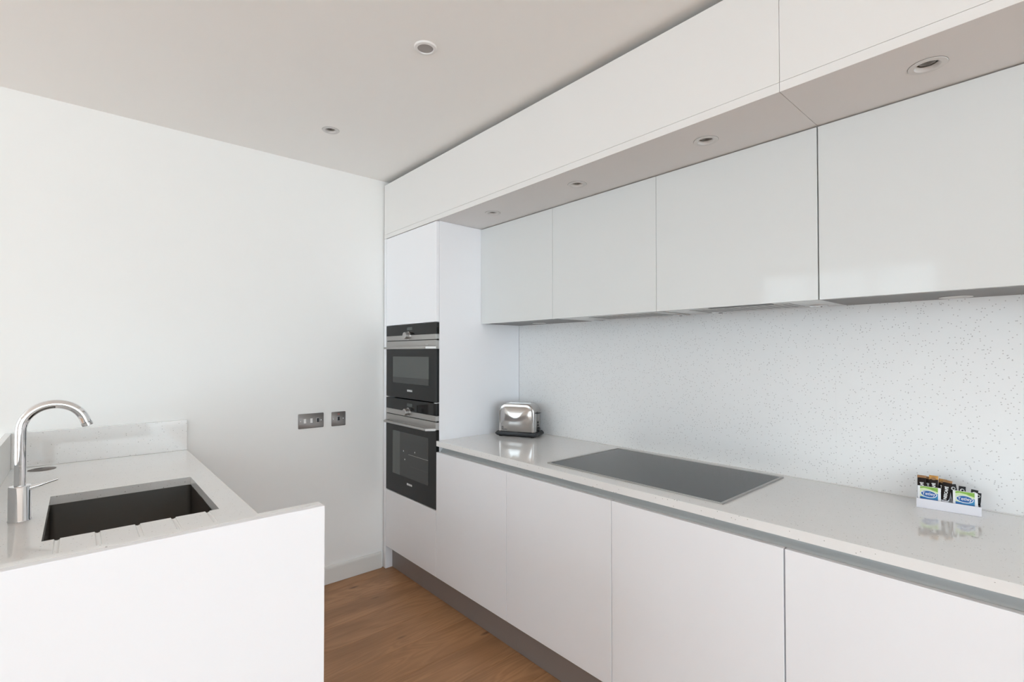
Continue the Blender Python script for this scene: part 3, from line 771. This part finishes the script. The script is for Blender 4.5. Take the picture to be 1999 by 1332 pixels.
# local: x runs along the front edge to the right, y to the back
W_ = .1500; D_ = .085
for nm, b in (('base', (-W_/2, W_/2, 0, D_, .0004, .003)), ('front_wall', (-W_/2, W_/2, 0, .0018, .003, .0290)),
              ('back_wall', (-W_/2, W_/2, D_-.0018, D_, .003, .0400)),
              ('divider', (-.0115, -.0100, .002, D_-.002, .003, .030)), ('divider', (-W_/2+.002, W_/2-.002, .034, .0355, .003, .034))):
    link(nm, tomesh(nm, boxmesh(*b, .0006, 1)), M['tray'], TR)
for sx_ in (-1, 1):
    xx = sx_*W_/2
    prism('side_wall', [(0.0018, .003), (D_-.0018, .003), (D_-.0018, .040), (.0018, .029)], 0, min(xx, xx-sx_*.0018), max(xx, xx-sx_*.0018), M['tray'], TR, world=False)

def local_mat(x, y, z, lean, twist=0):
    """world matrix for a sachet standing in the tray: front face towards -y local, leaning back"""
    return TR_M @ Matrix.Translation((x, y, z)) @ Matrix.Rotation(twist, 4, 'Y') @ Matrix.Rotation(-lean, 4, 'X')
TR_M = Matrix.Translation(TR.location) @ Matrix.Rotation(ang, 4, 'Z')
def pillow(name, w_, h_, t_, m, nx=6, nz=8):
    """crimped sachet: flat ends, bulging middle. local x across, z up, front -y"""
    bm = bmesh.new(); G = []
    for side in (-1, 1):
        g = []
        for j in range(nz+1):
            r_ = []
            for i in range(nx+1):
                u, v = i/nx, j/nz
                b = t_/2*(math.sin(math.pi*u)**.5)*(max(0, math.sin(math.pi*min(max((v-.06)/.88, 0), 1)))**.6)+.0003
                r_.append(bm.verts.new(((u-.5)*w_, side*b, v*h_)))
            g.append(r_)
        G.append(g)
        for j in range(nz):
            for i in range(nx): bm.faces.new((g[j][i], g[j][i+1], g[j+1][i+1], g[j+1][i]))
    a, b = G
    for j in range(nz):
        bm.faces.new((a[j][0], a[j+1][0], b[j+1][0], b[j][0])); bm.faces.new((a[j][nx], a[j+1][nx], b[j+1][nx], b[j][nx]))
    for i in range(nx):
        bm.faces.new((a[0][i], a[0][i+1], b[0][i+1], b[0][i])); bm.faces.new((a[nz][i], a[nz][i+1], b[nz][i+1], b[nz][i]))
    bmesh.ops.recalc_face_normals(bm, faces=bm.faces)
    return tomesh(name, bm, angle=50)
def flat(name, pts, m, par, y):
    """thin printed patch, local xz outline"""
    bm = bmesh.new(); A = [bm.verts.new((u, y, v)) for u, v in pts]; B = [bm.verts.new((u, y-.0002, v)) for u, v in pts]
    bm.faces.new(A); bm.faces.new(B)
    for i in range(len(pts)): j = (i+1) % len(pts); bm.faces.new((A[i], A[j], B[j], B[i]))
    bmesh.ops.recalc_face_normals(bm, faces=bm.faces)
    return link(name, tomesh(name, bm), m, par)
def ell(cx_, cz, a, b, n=28, rot=0.): return [(cx_+a*math.cos(2*math.pi*k/n)*math.cos(rot)-b*math.sin(2*math.pi*k/n)*math.sin(rot), cz+a*math.cos(2*math.pi*k/n)*math.sin(rot)+b*math.sin(2*math.pi*k/n)*math.cos(rot)) for k in range(n)]
def tea(label, x, y, z, lean):
    o = thing('tea_sachet', label, 'sachet', group='tea sachets in the tray'); o.matrix_world = local_mat(x, y, z, lean)
    w_, h_ = .0560, .063
    link('envelope', tomesh('envelope', boxmesh(-w_/2, w_/2, -.0012, .0012, 0, h_, .0008)), M['paper'], o)
    L_, R_ = -w_/2+.0060, w_/2-.0070
    flat('printed_panel', [(L_, .016), (R_, .016), (R_, h_-.0010), (L_, h_-.0010)], M['pale'], o, -.00125)
    flat('green_band', [(L_, h_-.008), (L_+.010, h_-.0055), (L_+.024, h_-.0080), (R_-.005, h_-.0125), (R_, h_-.014), (R_, h_-.0010), (L_+.006, h_-.0010), (L_, h_-.003)], M['green'], o, -.00150)
    flat('blue_field', [(L_, .020), (R_, .020), (R_, .0435), (R_-.006, .0450), (R_-.016, .036), (L_+.010, .0300), (L_, .031)], M['lblue'], o, -.00175)
    flat('navy_field', [(L_, .018), (R_, .018), (R_, .0265), (L_+.018, .0255), (L_, .030)], M['blue'], o, -.00190)
    flat('oval_border', ell(-.0012, .0400, .0200, .0112, rot=-.05), M['paper'], o, -.00205)
    flat('blue_oval', ell(-.0012, .0402, .0182, .0094, rot=-.05), M['blue'], o, -.00230)
    text('lettering', 'Tetley', .0125, M['paper'], o, frame((-.0012, -.0027, .0406), (1, 0, 0), (0, 0, 1)), .0002, .00012)
    return o
zt = .0034
t1 = tea('left white, green and blue tea sachet in the front of the tray', -.0440, .0085, zt, R(10))
t2 = tea('right white, green and blue tea sachet in the front of the tray', .0395, .0085, zt, R(10))

def stick(label, x, y, z, lean, twist, w_, h_, kind):
    o = thing('sachet', label, 'sachet', group='coffee and sugar sticks in the tray'); o.matrix_world = local_mat(x, y, z, lean, twist)
    body = {'gold': 'brown', 'bronze': 'brown', 'char': 'char', 'greenfoil': 'brown'}[kind]
    link('wrapper', pillow('wrapper', w_, h_, .006, None), M[body], o).data.materials[0]
    if kind in ('gold', 'bronze'):
        hh = .015 if kind == 'gold' else .009
        m2 = pillow('top_band', w_+.0006, hh, .0035, None); b = link('top_band', m2, M[kind], o); b.location = (0, 0, h_-hh+.0006)
        text('lettering', 'NESCAFÉ', .0100, M['label'], o, frame((0.001, -.0042, h_*.56), (0, 0, 1), (-1, 0, 0)), .0002, .0004)
    if kind == 'gold':
        flat('cup_print', ell(0, h_-.009, .006, .004), M['bronze'], o, -.0035)
        f = flat('green_print', ell(.003, h_*.45, .004, .008), M['green'], o, -.0041)
    if kind == 'char':
        flat('ring_print', ell(0, h_*.84, .0050, .0050), M['label'], o, -.0034)
        flat('ring_centre', ell(.0008, h_*.84, .0030, .0032), M['char'], o, -.0037)
    b = link('foil_end', pillow('foil_end', w_+.0006, .036, .0066, None), M['foil'], o); b.location = (0, 0, -.0002)
    return o
stick('brown coffee stick with bronze top standing at the tray left end', -.0620, .0230, zt, R(4), R(0), .0215, .0930, 'bronze')
stick('half-hidden brown coffee stick just right of the left end stick', -.0480, .0290, zt, R(6), R(2), .0190, .0900, 'bronze')
stick('brown coffee stick with the broad orange gold top', -.0345, .0230, zt, R(4), R(1), .0215, .0965, 'gold')
stick('low brown coffee stick with a gold top and green leaf print', -.0185, .0290, zt, R(7), R(5), .0190, .0880, 'gold')
stick('leaning brown coffee stick with bronze top in the middle of the tray', -.0120, .0190, zt, R(4), R(8), .0215, .0890, 'bronze')
stick('black sugar stick tilted left beside the leaning coffee stick', .0230, .0240, zt, R(4), R(-9), .0165, .0790, 'char')
stick('black sugar stick standing upright behind the right tea sachet', .0310, .0300, zt, R(4), R(2), .0160, .0740, 'char')
stick('black sugar stick near the right end tilted right', .0530, .0245, zt, R(4), R(7), .0160, .0700, 'char')
stick('last dark sugar stick at the right end of the tray', .0655, .0300, zt, R(4), R(3), .0150, .0610, 'char')
